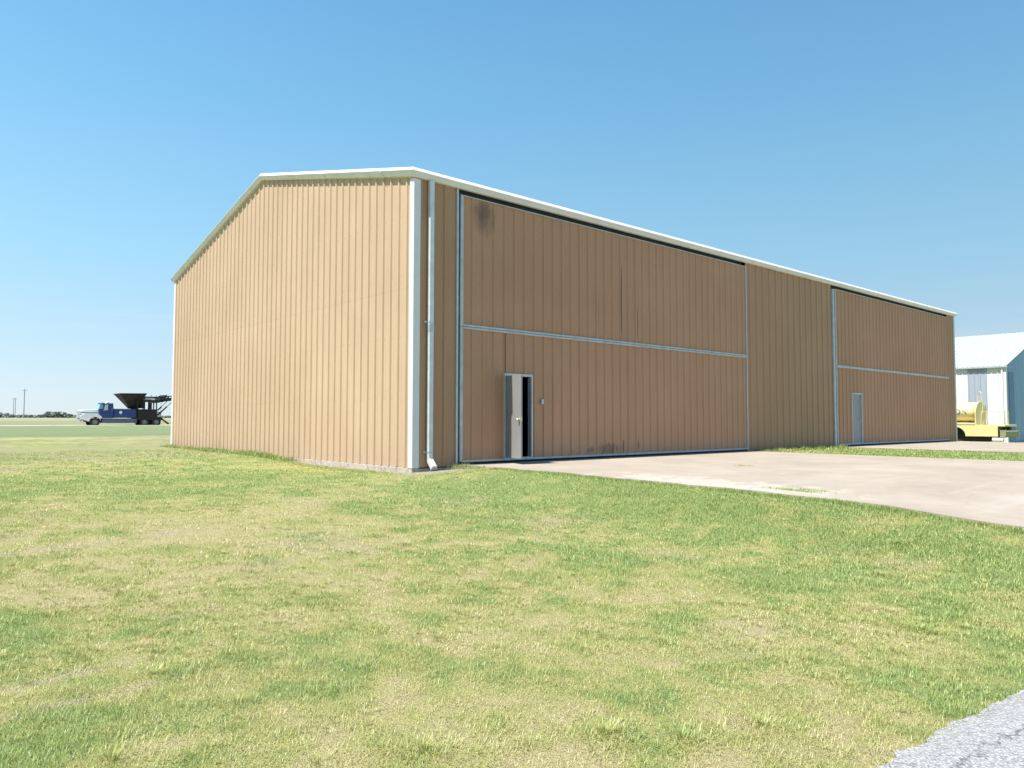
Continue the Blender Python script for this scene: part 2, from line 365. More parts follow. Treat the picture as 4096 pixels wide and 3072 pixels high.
# ------------------------------------------------------------------ ground
def build_ground():
    rs = [.4]
    while rs[-1] < 26: rs.append(rs[-1] * 1.011 + .004)
    while rs[-1] < 7500: rs.append(rs[-1] * 1.03)
    rs = np.array(rs)
    ang = np.radians(np.concatenate([np.arange(YAW - 46, YAW + 46, .3), np.arange(YAW + 46, YAW + 314, 3.0)]))
    rr, aa = np.meshgrid(rs, ang, indexing='ij')
    x = CAM[0] + rr*np.cos(aa); y = CAM[1] + rr*np.sin(aa); z = height(x, y)
    nr, na = rr.shape
    v = np.stack([x, y, z], -1).reshape(-1, 3)
    idx = np.arange(nr*na).reshape(nr, na); a = idx[:-1]; b = idx[1:]
    q = np.stack([a, b, np.roll(b, -1, 1), np.roll(a, -1, 1)], -1).reshape(-1, 4)
    v = np.vstack([v, [[CAM[0], CAM[1], height(CAM[0], CAM[1])]]]); c = len(v) - 1
    tri = np.stack([np.full(na, c), idx[0], np.roll(idx[0], -1)], -1)
    me = bpy.data.meshes.new('ground')
    me.vertices.add(len(v)); me.vertices.foreach_set('co', v.ravel())
    nl = q.size + tri.size; me.loops.add(nl); me.loops.foreach_set('vertex_index', np.concatenate([q.ravel(), tri.ravel()]).astype(np.int32))
    st = np.concatenate([np.arange(len(q))*4, q.size + np.arange(len(tri))*3]).astype(np.int32)
    me.polygons.add(len(st)); me.polygons.foreach_set('loop_start', st)
    me.polygons.foreach_set('use_smooth', np.ones(len(st), bool))
    me.update(calc_edges=True); me.validate()
    col, _ = lawn(v[:, 0], v[:, 1])
    at = me.attributes.new('albedo', 'FLOAT_COLOR', 'POINT'); at.data.foreach_set('color', np.hstack([col, np.ones((len(col), 1))]).ravel())
    me.materials.append(M['ground']); o = link(bpy.data.objects.new('ground', me)); o['kind'] = 'structure'
build_ground()

def sheet(name, xs, ys, zf, mat, thick=.12):
    xs = np.array(xs); ys = np.array(ys); mb = MB(); nx, ny = len(xs), len(ys)
    for yv in ys:
        for xv in xs:
            X, Y, Z = zf(xv, yv); mb.v.append((X, Y, Z))
    for j in range(ny - 1):
        for i in range(nx - 1):
            a = j*nx + i; mb.f.append((a, a+1, a+nx+1, a+nx))
    ring = [i for i in range(nx)] + [j*nx + nx-1 for j in range(1, ny)] + [(ny-1)*nx + i for i in range(nx-2, -1, -1)] + [j*nx for j in range(ny-2, 0, -1)]
    b0 = len(mb.v); mb.v += [(mb.v[i][0], mb.v[i][1], mb.v[i][2] - thick) for i in ring]
    n = len(ring)
    mb.f += [(ring[k], b0 + k, b0 + (k+1) % n, ring[(k+1) % n]) for k in range(n)]
    o = mb.build(name, mat); o['kind'] = 'structure'; return o
def slabz(x, y): return (x + (.05*math.sin(y*3.1) + .03*math.sin(y*7) if x < 2 else 0), y, float(zslab(x, y)))
sheet('concrete_apron', np.linspace(1.42, 13.92, 26), np.linspace(.0, -13.9, 44), slabz, M['conc'])
sheet('concrete_apron', np.linspace(20.35, 33.4, 20), np.linspace(.0, -13.9, 32), slabz, M['conc'])
def roadz(x, v):
    e = .09*(float(fbm(np.array(x), np.array(0.), .9, 5)) - .5) + .08*(float(fbm(np.array(x), np.array(0.), .22, 8)) - .5) + .07*(float(fbm(np.array(x), np.array(1.), .07, 12, 3)) - .5)
    yy = float(road_edge(x)) + (e if x > -12 else 0) - v
    return (x, yy, float(height(x, yy)) + (.018 if v < .05 else .034))
sheet('asphalt_road', np.concatenate([np.arange(-60, -9, 2.), np.arange(-9, 0, .025), np.arange(0, 46, 1.2)]),
      [0, .04, .12, .25, .45, .7, 1, 1.6, 2.4, 3.5, 5.5], roadz, M['road'], .05)
sheet('gravel_road', np.arange(-140, 120, 5.), [81.5, 83, 85, 86.8], lambda x, y: (x, y, float(height(x, y)) + .03), M['gravel'], .1)

# ------------------------------------------------------------------ hangar
W, L, EV, RG, YR = 17.262, 34.288, 6.594, 8.637, 8.6
SL = (RG - EV) / YR
rz = lambda y: EV + SL * min(max(y, 0), max(0, 2*YR + .06 - y))
H = empty('hangar', (0, 0, 0), 'large tan metal aircraft hangar with white trim beside the concrete apron', 'hangar')
def ribs(a0, a1, ph=.29, RIB=.343):
    """sample points (u, offset) of the ribbed panel between a0 and a1"""
    us = {a0: 0.0, a1: 0.0}
    k = math.floor((a0 - ph) / RIB) - 1
    while ph + k*RIB < a1 + .2:
        c = ph + k*RIB
        for du, of in ((-.046, 0), (-.025, .036), (.025, .036), (.046, 0), (RIB*.36, 0), (RIB*.38, .004), (RIB*.42, .004), (RIB*.44, 0), (RIB*.56, 0), (RIB*.58, .004), (RIB*.62, .004), (RIB*.64, 0)):
            if a0 < c + du < a1: us[round(c + du, 4)] = of
        k += 1
    return sorted(us.items())
def corr(mb, axis, a0, a1, base, sign, z0, topf, holes=(), extra=(), ph=.29, pitch=.343):
    """ribbed sheet: axis 'y' lies in plane x=base, axis 'x' in plane y=base; ribs stand out by sign"""
    pts = dict(ribs(a0, a1, ph, pitch))
    for h in holes:
        for u in h[:2]:
            if a0 < u < a1: pts.setdefault(u, 0.0)
    for u in extra: pts.setdefault(u, 0.0)
    pts = sorted(pts.items())
    def P(u, of, z): return (base + sign*of, u, z) if axis == 'y' else (u, base + sign*of, z)
    for (u0, o0), (u1, o1) in zip(pts, pts[1:]):
        um = (u0 + u1) / 2; segs = [(z0, None)]
        for h in holes:
            if h[0] < um < h[1]: segs = [(z0, h[2]), (h[3], None)] if h[2] > z0 + 1e-3 else [(h[3], None)]
        for s0, s1 in segs:
            ta, tb = (topf(u0), topf(u1)) if s1 is None else (s1, s1)
            mb.add([P(u0, o0, s0), P(u1, o1, s0), P(u1, o1, tb), P(u0, o0, ta)], [(0, 1, 2, 3)])
    return mb
Z0 = -.075
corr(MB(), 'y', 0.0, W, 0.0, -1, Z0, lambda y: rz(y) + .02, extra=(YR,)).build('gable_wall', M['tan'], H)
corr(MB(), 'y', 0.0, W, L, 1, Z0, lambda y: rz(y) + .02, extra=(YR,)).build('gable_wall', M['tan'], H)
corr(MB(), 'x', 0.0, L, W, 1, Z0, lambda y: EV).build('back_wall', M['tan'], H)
DX = ((1.36, 13.89), (20.67, 33.24)); HEAD = 6.60
for a, b in ((0.0, 1.18), (13.90, 20.34), (33.27, L)):
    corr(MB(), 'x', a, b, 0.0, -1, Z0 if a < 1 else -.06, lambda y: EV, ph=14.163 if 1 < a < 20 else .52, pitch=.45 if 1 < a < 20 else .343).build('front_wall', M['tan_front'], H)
for a_, b_ in (((-.03, .0, -.6), (.2, W + .02, -.082)), ((-.03, -.025, -.6), (1.25, -.001, -.10)), ((13.95, -.015, -.6), (20.3, .3, -.062)), ((33.45, -.015, -.6), (L - .205, .3, -.075)), ((L - .2, -.015, -.6), (L + .03, W, -.082))):
    MB().box(a_, b_).build('foundation', M['found'], H, bevel=.012)
MB().box((.21, .31, -.3), (L - .21, W - .02, -.05)).build('floor_slab', M['floor'], H)
# roof: ribbed standing sheets
mb = MB()
for s in (0, 1):
    ya = -.10 if s == 0 else 2*YR + .16
    za, zb = EV + .15, RG + .18
    mb.add([(-.1, ya, za), (L + .1, ya, za), (L + .1, YR + .03, zb), (-.1, YR + .03, zb),
            (-.1, ya, za - .06), (L + .1, ya, za - .06), (L + .1, YR + .03, zb - .06), (-.1, YR + .03, zb - .06)],
           [(0,1,2,3), (7,6,5,4), (0,4,5,1), (1,5,6,2), (2,6,7,3), (3,7,4,0)])
    k = .2
    while k < L:
        dy = .02 if s == 0 else -.02
        mb.beam((k, ya + dy, za + .012), (k, YR + .03, zb + .012), .05, .035); k += .61
mb.build('roof', M['roof'], H)
# gutter / rake trim share one sculptured profile: (outward offset, height)
PF = [(0.0, -.036), (.085, -.036), (.095, -.024), (.165, .078), (.160, .092), (.085, .180), (.02, .19)]
def eave(mb, grow=0.0, x0=None, x1=None, back=False):
    n = len(PF)
    def pt(i, x): o, z = PF[i]; o += grow; yy = -o if not back else W + o; return (x, yy, EV + z + (grow if z > .1 else -grow if z < 0 else 0))
    xs = []
    for i in range(n):
        o = PF[i][0] + grow
        xs.append((-o if x0 is None else x0, L + o if x1 is None else x1))
    vv = [pt(i, xs[i][0]) for i in range(n)] + [pt(i, xs[i][1]) for i in range(n)]
    mb.add(vv, [(i, i+1, n+i+1, n+i) for i in range(n-1)] + [tuple(range(n)), tuple(range(n, 2*n))[::-1]]); return mb
g_ = eave(MB()).build('gutter', M['white'], H)
k = 3.2
while k < L: eave(MB(), .004, k, k + .03).build('seam_strap', M['white'], g_); k += 3.05
eave(MB(), back=True).build('gutter', M['white'], H)
def rake(mb, side):
    n = len(PF); st = []
    for yy in ('a', YR, 'b'):
        row = []
        for o, z in PF:
            y = -o - .0015 if yy == 'a' else (W + o if yy == 'b' else YR)
            zz = rz(YR) if yy == YR else EV
            row.append(((-o - .0015) if side == 0 else L + o + .0015, y, zz + z))
        st.append(row)
    vv = st[0] + st[1] + st[2]
    fs = [(j*n+i, j*n+i+1, (j+1)*n+i+1, (j+1)*n+i) for j in (0, 1) for i in range(n-1)] + [tuple(range(n)), tuple(range(2*n, 3*n))]
    return mb.add(vv, fs)
rk = rake(MB(), 0).build('rake_trim', M['white'], H); rake(MB(), 1).build('rake_trim', M['white'], H)
for y in (7.3, 4.2, 1.2, 10.2, 13.3):
    n = len(PF); row = []; mb = MB()
    for yy in (y, y + .03):
        for o, z in PF: row.append((-o - .006, yy, rz(yy) + z + (.005 if z > .1 else -.005 if z < 0 else 0)))
    mb.add(row, [(i, i+1, n+i+1, n+i) for i in range(n-1)]); mb.build('seam_strap', M['white'], rk)
# corner trims
def ctrim(cx, cy, sx, sy, z0=-.085):
    mb = MB(); t_ = .04; z1 = EV - .05
    px, py = cx - sx*t_, cy - sy*t_
    ol = [(px, py), (cx + sx*.145, py), (cx + sx*.145, cy + sy*.002), (cx + sx*.03, cy + sy*.03), (cx + sx*.002, cy + sy*.135), (px, cy + sy*.135)]
    mb.prism(ol, 'z', z0, z1); return mb
ctrim(0, 0, 1, 1).build('corner_trim', M['white'], H, bevel=.004)
ctrim(0, W, 1, -1).build('corner_trim', M['white'], H, bevel=.004)
ctrim(L, 0, -1, 1, -.06).build('corner_trim', M['galv'], H, bevel=.004)
ctrim(L, W, -1, -1).build('corner_trim', M['white'], H, bevel=.004)
# downspout
def spout(x, name='downspout'):
    mb = MB().box((x, -.135, .13), (x + .115, -.036, EV - .045))
    # kick-out elbow
    mb.prism([(-.135, .132), (-.036, .132), (-.036, .07), (-.21, -.12), (-.30, -.04)], 'x', x, x + .115)
    o = mb.build(name, M['spout'], H, bevel=.006)
    MB().box((x - .002, -.225, -.128), (x + .16, -.20, -.115)).add([(x - .004, -.305, -.038), (x + .119, -.305, -.038), (x + .17, -.215, -.135), (x - .004, -.215, -.135)], [(0,1,2,3)]).build('spout_lip', M['spout'], o)
    for z in (.25, 3.24):
        MB().box((x - .075, -.033, z), (x, -.027, z + .04)).box((x - .006, -.141, z), (x + .121, -.136, z + .04)).box((x - .006, -.1355, z), (x - .001, -.036, z + .04)).build('bracket', M['galv'], o)
    MB().box((x - .004, -.14, 3.02), (x + .119, -.034, 3.20)).build('coupling', M['galv'], o)
    return o
spout(.35)
# door openings
for di, (a, b) in enumerate(DX):
    base = empty('bifold_door', (0, 0, 0), None, None); base.parent = H
    # jambs on the building
    if di == 0:
        MB().box((1.185, -.05, -.08), (1.235, .02, EV - .04)).build('jamb', M['galv'], H, bevel=.004)
        MB().box((13.893, -.03, -.05), (13.935, .0, 6.44)).build('jamb', M['galv'], H)
    else:
        MB().box((20.36, -.07, -.06), (20.49, .02, 6.40)).build('jamb', M['galv'], H, bevel=.004)
        MB().box((33.245, -.03, -.05), (33.27, .0, 6.44)).build('jamb', M['galv'], H)
    l0 = 1.24 if di == 0 else 20.49
    MB().box((l0, .10, -.05), (b + .01, .16, HEAD)).build('door_header', M['dark'], H) if False else None
    MB().box((l0, .12, 6.30), (b + .01, .2, HEAD + .02)).box((l0, .10, -.05), (a, .2, 6.30)).build('door_header', M['dark'], H)
    e0 = (2.74, 3.60) if di == 0 else (22.02, 22.90)
    mid = 3.247
    hole = [(e0[0], e0[1], -1, 2.13)]
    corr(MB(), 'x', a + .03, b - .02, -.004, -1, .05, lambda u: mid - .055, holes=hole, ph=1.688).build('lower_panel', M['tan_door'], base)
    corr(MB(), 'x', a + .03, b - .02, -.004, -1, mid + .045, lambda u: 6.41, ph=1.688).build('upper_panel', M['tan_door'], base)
    fr = MB()
    for s0, s1 in ((.012, mid - .004), (mid + .003, 6.432)):
        fr.box((a - .06, -.045, s0), (a + .028, .05, s1)).box((b - .022, -.04, s0), (b + .0, .05, s1))
    fr.box((a + .0285, -.046, 6.408), (b - .0225, .05, 6.433))
    fr.build('door_frame', M['frame'], base, bevel=.004)
    if di == 0:
        MB().box((a + .029, -.05, mid - .056), (b - .001, .04, mid - .006)).box((a + .029, -.056, mid + .004), (b - .001, .04, mid + .052)).build('mid_rail', M['frame'], base, bevel=.004)
    else:
        MB().box((a + .029, -.06, mid - .056), (b + .001, .04, mid + .044)).build('mid_rail', M['frame'], base, bevel=.004)
    MB().box((a + .029, -.052, .0), (e0[0] - .05, .05, .052)).box((e0[1] + .05, -.052, .0), (b - .0225, .05, .052)).box((e0[0] - .05, -.053, -.0), (e0[1] + .05, .05, .04)).build('bottom_rail', M['frame'], base, bevel=.004)
    MB().box((a, -.012, -.054), (b, .03, -.001)).build('bottom_seal', M['rubber'], base)
    # small man door frame
    ef = MB().box((e0[0] - .05, -.055, .041), (e0[0], .09, 2.18)).box((e0[1], -.055, .041), (e0[1] + .05, .09, 2.18)).box((e0[0], -.055, 2.12), (e0[1], .09, 2.18)).box((e0[0], -.05, .041), (e0[1], .09, .07))
    ef.build('entry_frame', M['galv'], H, bevel=.004)
    if di == 0:
        leaf = link(bpy.data.objects.new('entry_door', None)); leaf.empty_display_size = .2
        leaf.parent = H; leaf.location = (e0[0] + .012, -.04, 0); leaf.rotation_euler = (0, 0, R(-106)); leaf['label'] = 'grey steel entry door standing open at a right angle'
        dw = e0[1] - e0[0] - .03
        MB().box((0, -.0, .075), (dw, .044, 2.11)).build('door_leaf', M['doorleaf'], leaf, bevel=.003)
        kx = dw - .075; mb = MB()
        # outside face is local -y
        mb.tube([(kx, -.001, 1.02), (kx, -.03, 1.02), (kx, -.034, 1.02), (kx, -.06, 1.02), (kx, -.07, 1.02)], [.033, .03, .014, .03, .022], 14)
        mb.build('door_knob', M['brass'], leaf, smooth=False)
        MB().tube([(kx, -.001, .93), (kx, -.012, .93)], .016, 12).build('lock_cylinder', M['rubber'], leaf)
        MB().box((dw - .001, .006, .97), (dw + .002, .036, 1.09)).box((dw + .002, .014, 1.005), (dw + .014, .030, 1.035)).build('latch_plate', M['brass'], leaf)
        MB().box((3.94, -.075, 1.42), (4.02, -.037, 1.55)).build('switch_box', M['galv'], H, bevel=.006)
    else:
        dl = MB().box((e0[0] + .004, .0, .073), (e0[1] - .004, .045, 2.117)).build('entry_door', M['doorleaf'], H, bevel=.003, label='closed grey entry door in the far bifold door')
        MB().tube([(e0[1] - .07, -.001, 1.0), (e0[1] - .07, -.03, 1.0), (e0[1] - .07, -.06, 1.0)], [.03, .014, .03], 12).build('door_knob', M['brass'], dl)
        MB().box((e0[1] + .055, -.09, 1.18), (e0[1] + .10, -.046, 1.25)).build('padlock_hasp', M['galv'], H)

# ------------------------------------------------------------------ shed at right
def metal_wall(name, ca, cb, per, axis, rough=.5):
    t = NT(name); x, y, z = t.xyz(); u = x if axis == 'x' else y
    f = t.math('FRACT', t.math('DIVIDE', u, per)); v = t.noise(1.1, 4, t.mapv((1, 1, .1)))
    c = t.ramp(v, [(.3, ca), (.7, cb)])
    c = t.mix(t.math('MULTIPLY', t.g(t.noise(3, 5, t.mapv((1,1,.15))), .55, .8), .3), c, tuple(k*.6 for k in ca))
    return t.fin(c, rough, .0, .4)
M['shedwhite'] = metal_wall('white_ribbed_steel', (.60,.61,.63), (.68,.69,.70), .3, 'y')
M['shedblue'] = metal_wall('blue_grey_steel', (.23,.33,.47), (.29,.41,.55), .3, 'x')
M['sheddark'] = metal_wall('darker_blue_steel', (.14,.23,.36), (.18,.28,.42), .3, 'x')
M['shedgrey'] = metal_wall('grey_translucent_panel', (.29,.33,.39), (.34,.38,.44), .3, 'y')
M['shedroof'] = metal_wall('shed_roof_steel', (.42,.455,.48), (.47,.50,.52), .3, 'y', .45)
SX, SY, SE, SRX, SRZ, SLEN = 46.2, .884, 4.59, 54.93, 7.47, 26.0
SHD = empty('shed', (SX, SY, 0), 'white metal shed with blue grey gable end behind the yellow tanker', 'shed')
def at(o): o.location = (-SX, -SY, 0); return o
psl = (SRZ - SE) / (SRX - SX)
srf = lambda x: SE + psl * min(x - SX, 2*SRX - SX - x)
at(corr(MB(), 'y', SY, 1.95, SX, -1, -.6, lambda y: SE).build('side_wall', M['shedwhite'], SHD))
at(corr(MB(), 'y', 3.08, SY + SLEN, SX, -1, -.6, lambda y: SE).build('side_wall', M['shedwhite'], SHD))
at(corr(MB(), 'y', 1.95, 3.08, SX - .01, -1, -.6, lambda y: SE).build('grey_panel', M['shedgrey'], SHD))
ge = corr(MB(), 'x', SX, 2*SRX - SX, SY, -1, -.6, srf, extra=(SRX,)); at(ge.build('gable_wall', M['shedblue'], SHD))
at(corr(MB(), 'x', SX + .55, SX + 1.65, SY - .03, -1, -.5, lambda x: 4.2).build('gable_door', M['sheddark'], SHD))
at(corr(MB(), 'x', SX, 2*SRX - SX, SY + SLEN, 1, -.6, srf, extra=(SRX,)).build('gable_wall', M['shedblue'], SHD))
at(corr(MB(), 'y', SY, SY + SLEN, 2*SRX - SX, 1, -.6, lambda y: SE).build('side_wall', M['shedwhite'], SHD))
mb = MB()
for s in (-1, 1):
    xe = SRX + s*(SRX - SX + .18); ze = SE + .06 - psl*.18
    y0, y1 = SY - .1, SY + SLEN + .1
    mb.add([(xe, y0, ze), (xe, y1, ze), (SRX, y1, SRZ + .06), (SRX, y0, SRZ + .06), (xe, y0, ze - .05), (xe, y1, ze - .05), (SRX, y1, SRZ + .01), (SRX, y0, SRZ + .01)],
           [(0,1,2,3), (7,6,5,4), (0,4,5,1), (1,5,6,2), (2,6,7,3), (3,7,4,0)])
    k = y0 + .1
    while k < y1: mb.beam((xe, k, ze + .02), (SRX, k, SRZ + .08), .06, .045); k += .305
at(mb.build('roof', M['shedroof'], SHD))
at(MB().box((SX - .2, SY - .12, SE - .12), (SX - .02, SY + SLEN + .1, SE - .02)).build('gutter', M['galv'], SHD))
at(MB().box((SX - .05, SY + .02, -.5), (SX - .032, SY + .0, SE - .12)).box((SX - .12, SY + .13, -.45), (SX - .035, SY + .22, SE - .12)).build('downspout', M['white'], SHD))
at(MB().box((SX - .04, SY - .045, -.5), (SX + .1, SY - .033, SE + .02)).box((SX - .045, SY - .045, -.5), (SX - .0335, SY + .09, SE - .13)).build('corner_trim', M['white'], SHD))

# ------------------------------------------------------------------ yellow tanker
M['yel'] = paint('pale_yellow_paint', (.68,.58,.29), .4, .05, 2, dirt=((.42,.36,.2), .3))
M['tyre'] = paint('tyre_rubber', (.03,.028,.028), .85, .2, 9)
M['rim'] = paint('grey_rim', (.22,.22,.23), .45, .1, 5, metal=.3)
M['chassis'] = paint('black_chassis', (.025,.024,.026), .7, .2, 4)
M['tanktext'] = paint('grey_lettering', (.16,.17,.22), .6, .05, 5)
M['olive'] = paint('shaded_yellow_paint', (.27,.25,.13), .6, .1, 3)  # tanker yellow darkened, carrying the rear bumper's shade in its colour
TK = empty('tanker_truck', (41.18, 2.33, -.197), 'yellow fuel tanker truck parked in front of the white shed', 'tanker truck')
KT = 1.088
def tat(o):
    for v in o.data.vertices: v.co = (CAM[0] + KT*(v.co.x - CAM[0]), CAM[1] + KT*(v.co.y - CAM[1]), 1 + KT*(v.co.z - 1))
    o.location = (-41.18, -2.33, .197); return o
XA, XB, YB = 36.05, 38.15, -1.42      # sides and rear of the deck
def side_outline():
    # in the y-z plane: rear skirt, wheel arch, front
    pts = [(YB, .80), (YB, .17), (.12, .17)]
    for k in range(7):
        a = k / 6 * math.pi / 2; pts.append((.12 + .5*(1 - math.cos(a)), .17 + .5*math.sin(a)))
    pts += [(.75, .70), (1.7, .70)]
    for k in range(7):
        a = math.pi/2 - k / 6 * math.pi / 2; pts.append((1.75 + .55*math.sin(math.pi/2 - a)*1, .17 + .53*math.sin(a)))
    pts += [(4.2, .17), (4.2, .80)]
    return pts
tat(MB().prism(side_outline(), 'x', XA, XA + .05).prism(side_outline(), 'x', XB - .05, XB).build('side_skirt', M['yel'], TK, bevel=.008))
tat(MB().box((XA + .0505, YB + .02, .66), (XB - .0505, 4.18, .79)).build('deck', M['yel'], TK))
tat(MB().box((XA - .02, -.35, .803), (XB + .02, 4.2, .89)).build('deck_rail', M['yel'], TK, bevel=.01))
cx = (XA + XB) / 2
def oval(y, sx=.86, sz=.56, cz=1.47, n=28): return [(cx + sx*math.cos(2*math.pi*k/n), y, cz + sz*math.sin(2*math.pi*k/n)) for k in range(n)]
mb = MB(); rows = [(-.30, .55), (-.26, .85), (-.18, .97), (-.05, 1.0), (4.1, 1.0), (4.25, .8)]
for y, f in rows: mb.v += oval(y, .86*f, .56*f)
n = 28
for j in range(len(rows) - 1):
    for k in range(n): mb.f.append((j*n+k, j*n+(k+1) % n, (j+1)*n+(k+1) % n, (j+1)*n+k))
mb.f.append(tuple(range(n))); mb.f.append(tuple(range((len(rows)-1)*n, len(rows)*n)))
tank = tat(mb.build('tank', M['yel'], TK, smooth=True))
# cabinet hood behind the tank
prof = [(XA + .12, .80), (XA + .10, 1.45)] + [(XA + .10 + .93*(1 - math.cos(a)), 1.45 + .62*math.sin(a)) for a in (.3, .6, .9, 1.2, 1.57)] + [(XB - .10 - .93*(1 - math.cos(a)), 1.45 + .62*math.sin(a)) for a in (1.2, .9, .6, .3, 0)] + [(XB - .12, .80)]
tat(MB().prism(prof, 'y', -.31, -.37).build('tank_bulkhead', M['yel'], TK, bevel=.01))
mb = MB()
for x in (XA + .2, XA + .42): mb.tube([(x, -.66, .8), (x + .0, -.70, 2.0)], .018, 8)
for k in range(5): mb.tube([(XA + .2, -.67, .95 + k*.25), (XA + .42, -.67, .95 + k*.25)], .014, 6)
mb.tube([(XA + .3, -.6, 2.05), (XA + .3, -.6, 2.5), (XA + .5, -.5, 2.62), (XA + .9, -.3, 2.6), (XA + 1.1, -.2, 2.4), (XA + 1.1, -.2, 2.05)], .016, 8)
tat(mb.build('ladder', M['yel'], TK))
mb = MB()
mb.tube([(XA + .05, -.62, .8), (XA + .05, -.66, 1.52), (XA + .9, -1.35, 1.50), (XB - .1, -1.4, 1.50), (XB - .1, -1.4, .8)], .02, 8)
mb.tube([(XA + .05, -.9, .8), (XA + .3, -.86, 1.52)], .018, 8); mb.tube([(XB - .7, -1.4, .45), (XB - .7, -1.4, 1.5)], .018, 8)
tat(mb.build('handrail', M['yel'], TK))
tat(MB().box((XA + .02, YB - .32, .70), (XB, YB, .80)).build('rear_step', M['yel'], TK, bevel=.02))
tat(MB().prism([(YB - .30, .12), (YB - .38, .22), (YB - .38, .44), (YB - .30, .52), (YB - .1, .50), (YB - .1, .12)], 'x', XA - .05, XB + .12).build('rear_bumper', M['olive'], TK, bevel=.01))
tat(MB().box((XA + .06, YB - .1, .5), (XA + .5, YB, .70)).build('rear_bracket', M['chassis'], TK))
tat(MB().box((XB - .5, YB - .1, .5), (XB - .1, YB, .70)).build('rear_bracket', M['chassis'], TK))
tat(MB().tube([(XA + .9, YB - .05, .15), (XA + .9, YB - .08, .62), (XA + 1.25, YB - .1, .68)], .05, 8).build('hose', M['chassis'], TK))
tat(MB().tube([(XA + .0, YB + .25, .0), (XA + .0, YB - .25, -.01)], .11, 14).build('drop_tank', M['white'], TK))
tat(MB().box((XA + .35, -1.2, -.12), (XB - .35, 4.0, .64)).build('chassis', M['chassis'], TK))  # chassis carried low as a black block, standing in for underside shade
def wheel(parent, x, y, z, r, wd, axis='x', side=-1, loc=None):
    mb = MB(); prof = [(0, r*.62), (.0, r*.9), (.04, r), (wd - .04, r), (wd, r*.9), (wd, r*.62)]
    n = 26
    def P(t, rr, k):
        a = 2*math.pi*k/n
        return (x - side*t, y + rr*math.cos(a), z + rr*math.sin(a)) if axis == 'x' else (x + rr*math.cos(a), y - side*t, z + rr*math.sin(a))
    for t_, rr in prof: mb.v += [P(t_, rr, k) for k in range(n)]
    m = len(prof)
    for j in range(m):
        for k in range(n): mb.f.append((j*n+k, j*n+(k+1) % n, ((j+1) % m)*n+(k+1) % n, ((j+1) % m)*n+k))
    wl = mb.build('wheel', M['tyre'], parent, smooth=False)
    rb = MB(); pr = [(.05, r*.61), (.02, r*.56), (.07, r*.50), (.09, r*.25), (.03, r*.2), (.03, .001)]
    for t_, rr in pr: rb.v += [P(t_, rr, k) for k in range(n)]
    for j in range(len(pr) - 1):
        for k in range(n): rb.f.append((j*n+k, j*n+(k+1) % n, (j+1)*n+(k+1) % n, (j+1)*n+k))
    rm = rb.build('rim', M['rim'], wl)
    if loc == 'tank': tat(wl); tat(rm); rm.location = (0, 0, 0)
    elif loc: wl.location = loc
    return wl
for yy in (1.2,):
    wheel(TK, XA + .04, yy, .30, .40, .3, 'x', -1, 'tank'); wheel(TK, XB - .04, yy, .30, .40, .3, 'x', 1, 'tank')
# cab beyond the hangar corner
tat(MB().prism([(4.35, .3), (4.35, 2.2), (5.3, 2.2), (5.75, 1.5), (6.9, 1.35), (7.05, .9), (7.05, .3)], 'x', XA + .1, XB - .1).build('cab', M['yel'], TK, bevel=.06))
for yy in (6.2,):
    wheel(TK, XA + .04, yy, .30, .40, .25, 'x', -1, 'tank'); wheel(TK, XB - .04, yy, .30, .40, .25, 'x', 1, 'tank')
# lettering on the tank: letters bent onto the oval
def letters(txt, y_start, h, size):
    cu = bpy.data.curves.new('lettering', 'FONT'); cu.body = txt; cu.size = size; cu.extrude = .002; cu.offset = .014
    tmp = bpy.data.objects.new('tmp', cu); sc.collection.objects.link(tmp)
    dg = bpy.context.evaluated_depsgraph_get(); me = bpy.data.meshes.new_from_object(tmp.evaluated_get(dg))
    bpy.data.objects.remove(tmp)
    for v in me.vertices:
        u, vv, t_ = v.co; z = h + vv
        s_ = max(-1, min(1, (z - 1.47) / .56)); x = cx - .86*math.sqrt(1 - s_*s_) - .006 - t_
        v.co = (x, y_start - u, z)
    me.materials.clear(); me.materials.append(M['tanktext'])
    return me
me = letters('ON', .74, 1.36, .42); lt = link(bpy.data.objects.new('lettering', me)); lt.parent = TK; tat(lt)

# ------------------------------------------------------------------ blue truck
M['blue'] = paint('blue_truck_paint', (.012,.040,.19), .3, .1, 1, coat=.3)
M['wtruck'] = paint('white_truck_paint', (.80,.80,.80), .3, .03, 1, coat=.3)
M['rust'] = paint('rusty_dark_steel', (.022,.013,.015), .8, .35, 1.5)
M['dgreen'] = paint('dark_green_steel', (.012,.018,.018), .6, .25, 2)
M['chrome'] = paint('dull_chrome', (.55,.56,.58), .25, .08, 3, metal=.8)
M['skirt'] = paint('dusty_blue_tank', (.07,.10,.20), .45, .15, 2)
t = NT('windscreen_glass'); M['glass'] = t.fin((.18,.36,.42), .12, 0, .8, .5)
TY = 83.0; BZ = .20
TR = empty('hopper_truck', (14, TY, BZ), 'blue truck with white hood carrying a rusty hopper and conveyor', 'truck')
def ttt(o): o.location = (-14, -TY, -BZ); return o
YC0, YC1 = TY + .15, TY + 2.3
ttt(MB().prism([(11.55, 1.3), (11.52, 2.25), (11.62, 2.80), (11.9, 2.93), (13.0, 2.95), (13.04, 2.3), (13.06, 1.18), (11.75, 1.18)], 'y', YC0, YC1).build('cab', M['blue'], TR, bevel=.04))
ttt(MB().prism([(9.62, 1.62), (9.66, 2.12), (9.9, 2.17), (11.5, 2.24), (11.52, 1.62)], 'y', TY + .35, TY + 2.1).build('hood', M['wtruck'], TR, bevel=.07))
ttt(MB().box((9.63, TY + .345, 1.74), (11.4, TY + .352, 1.86)).build('hood_stripe', M['skirt'], TR))
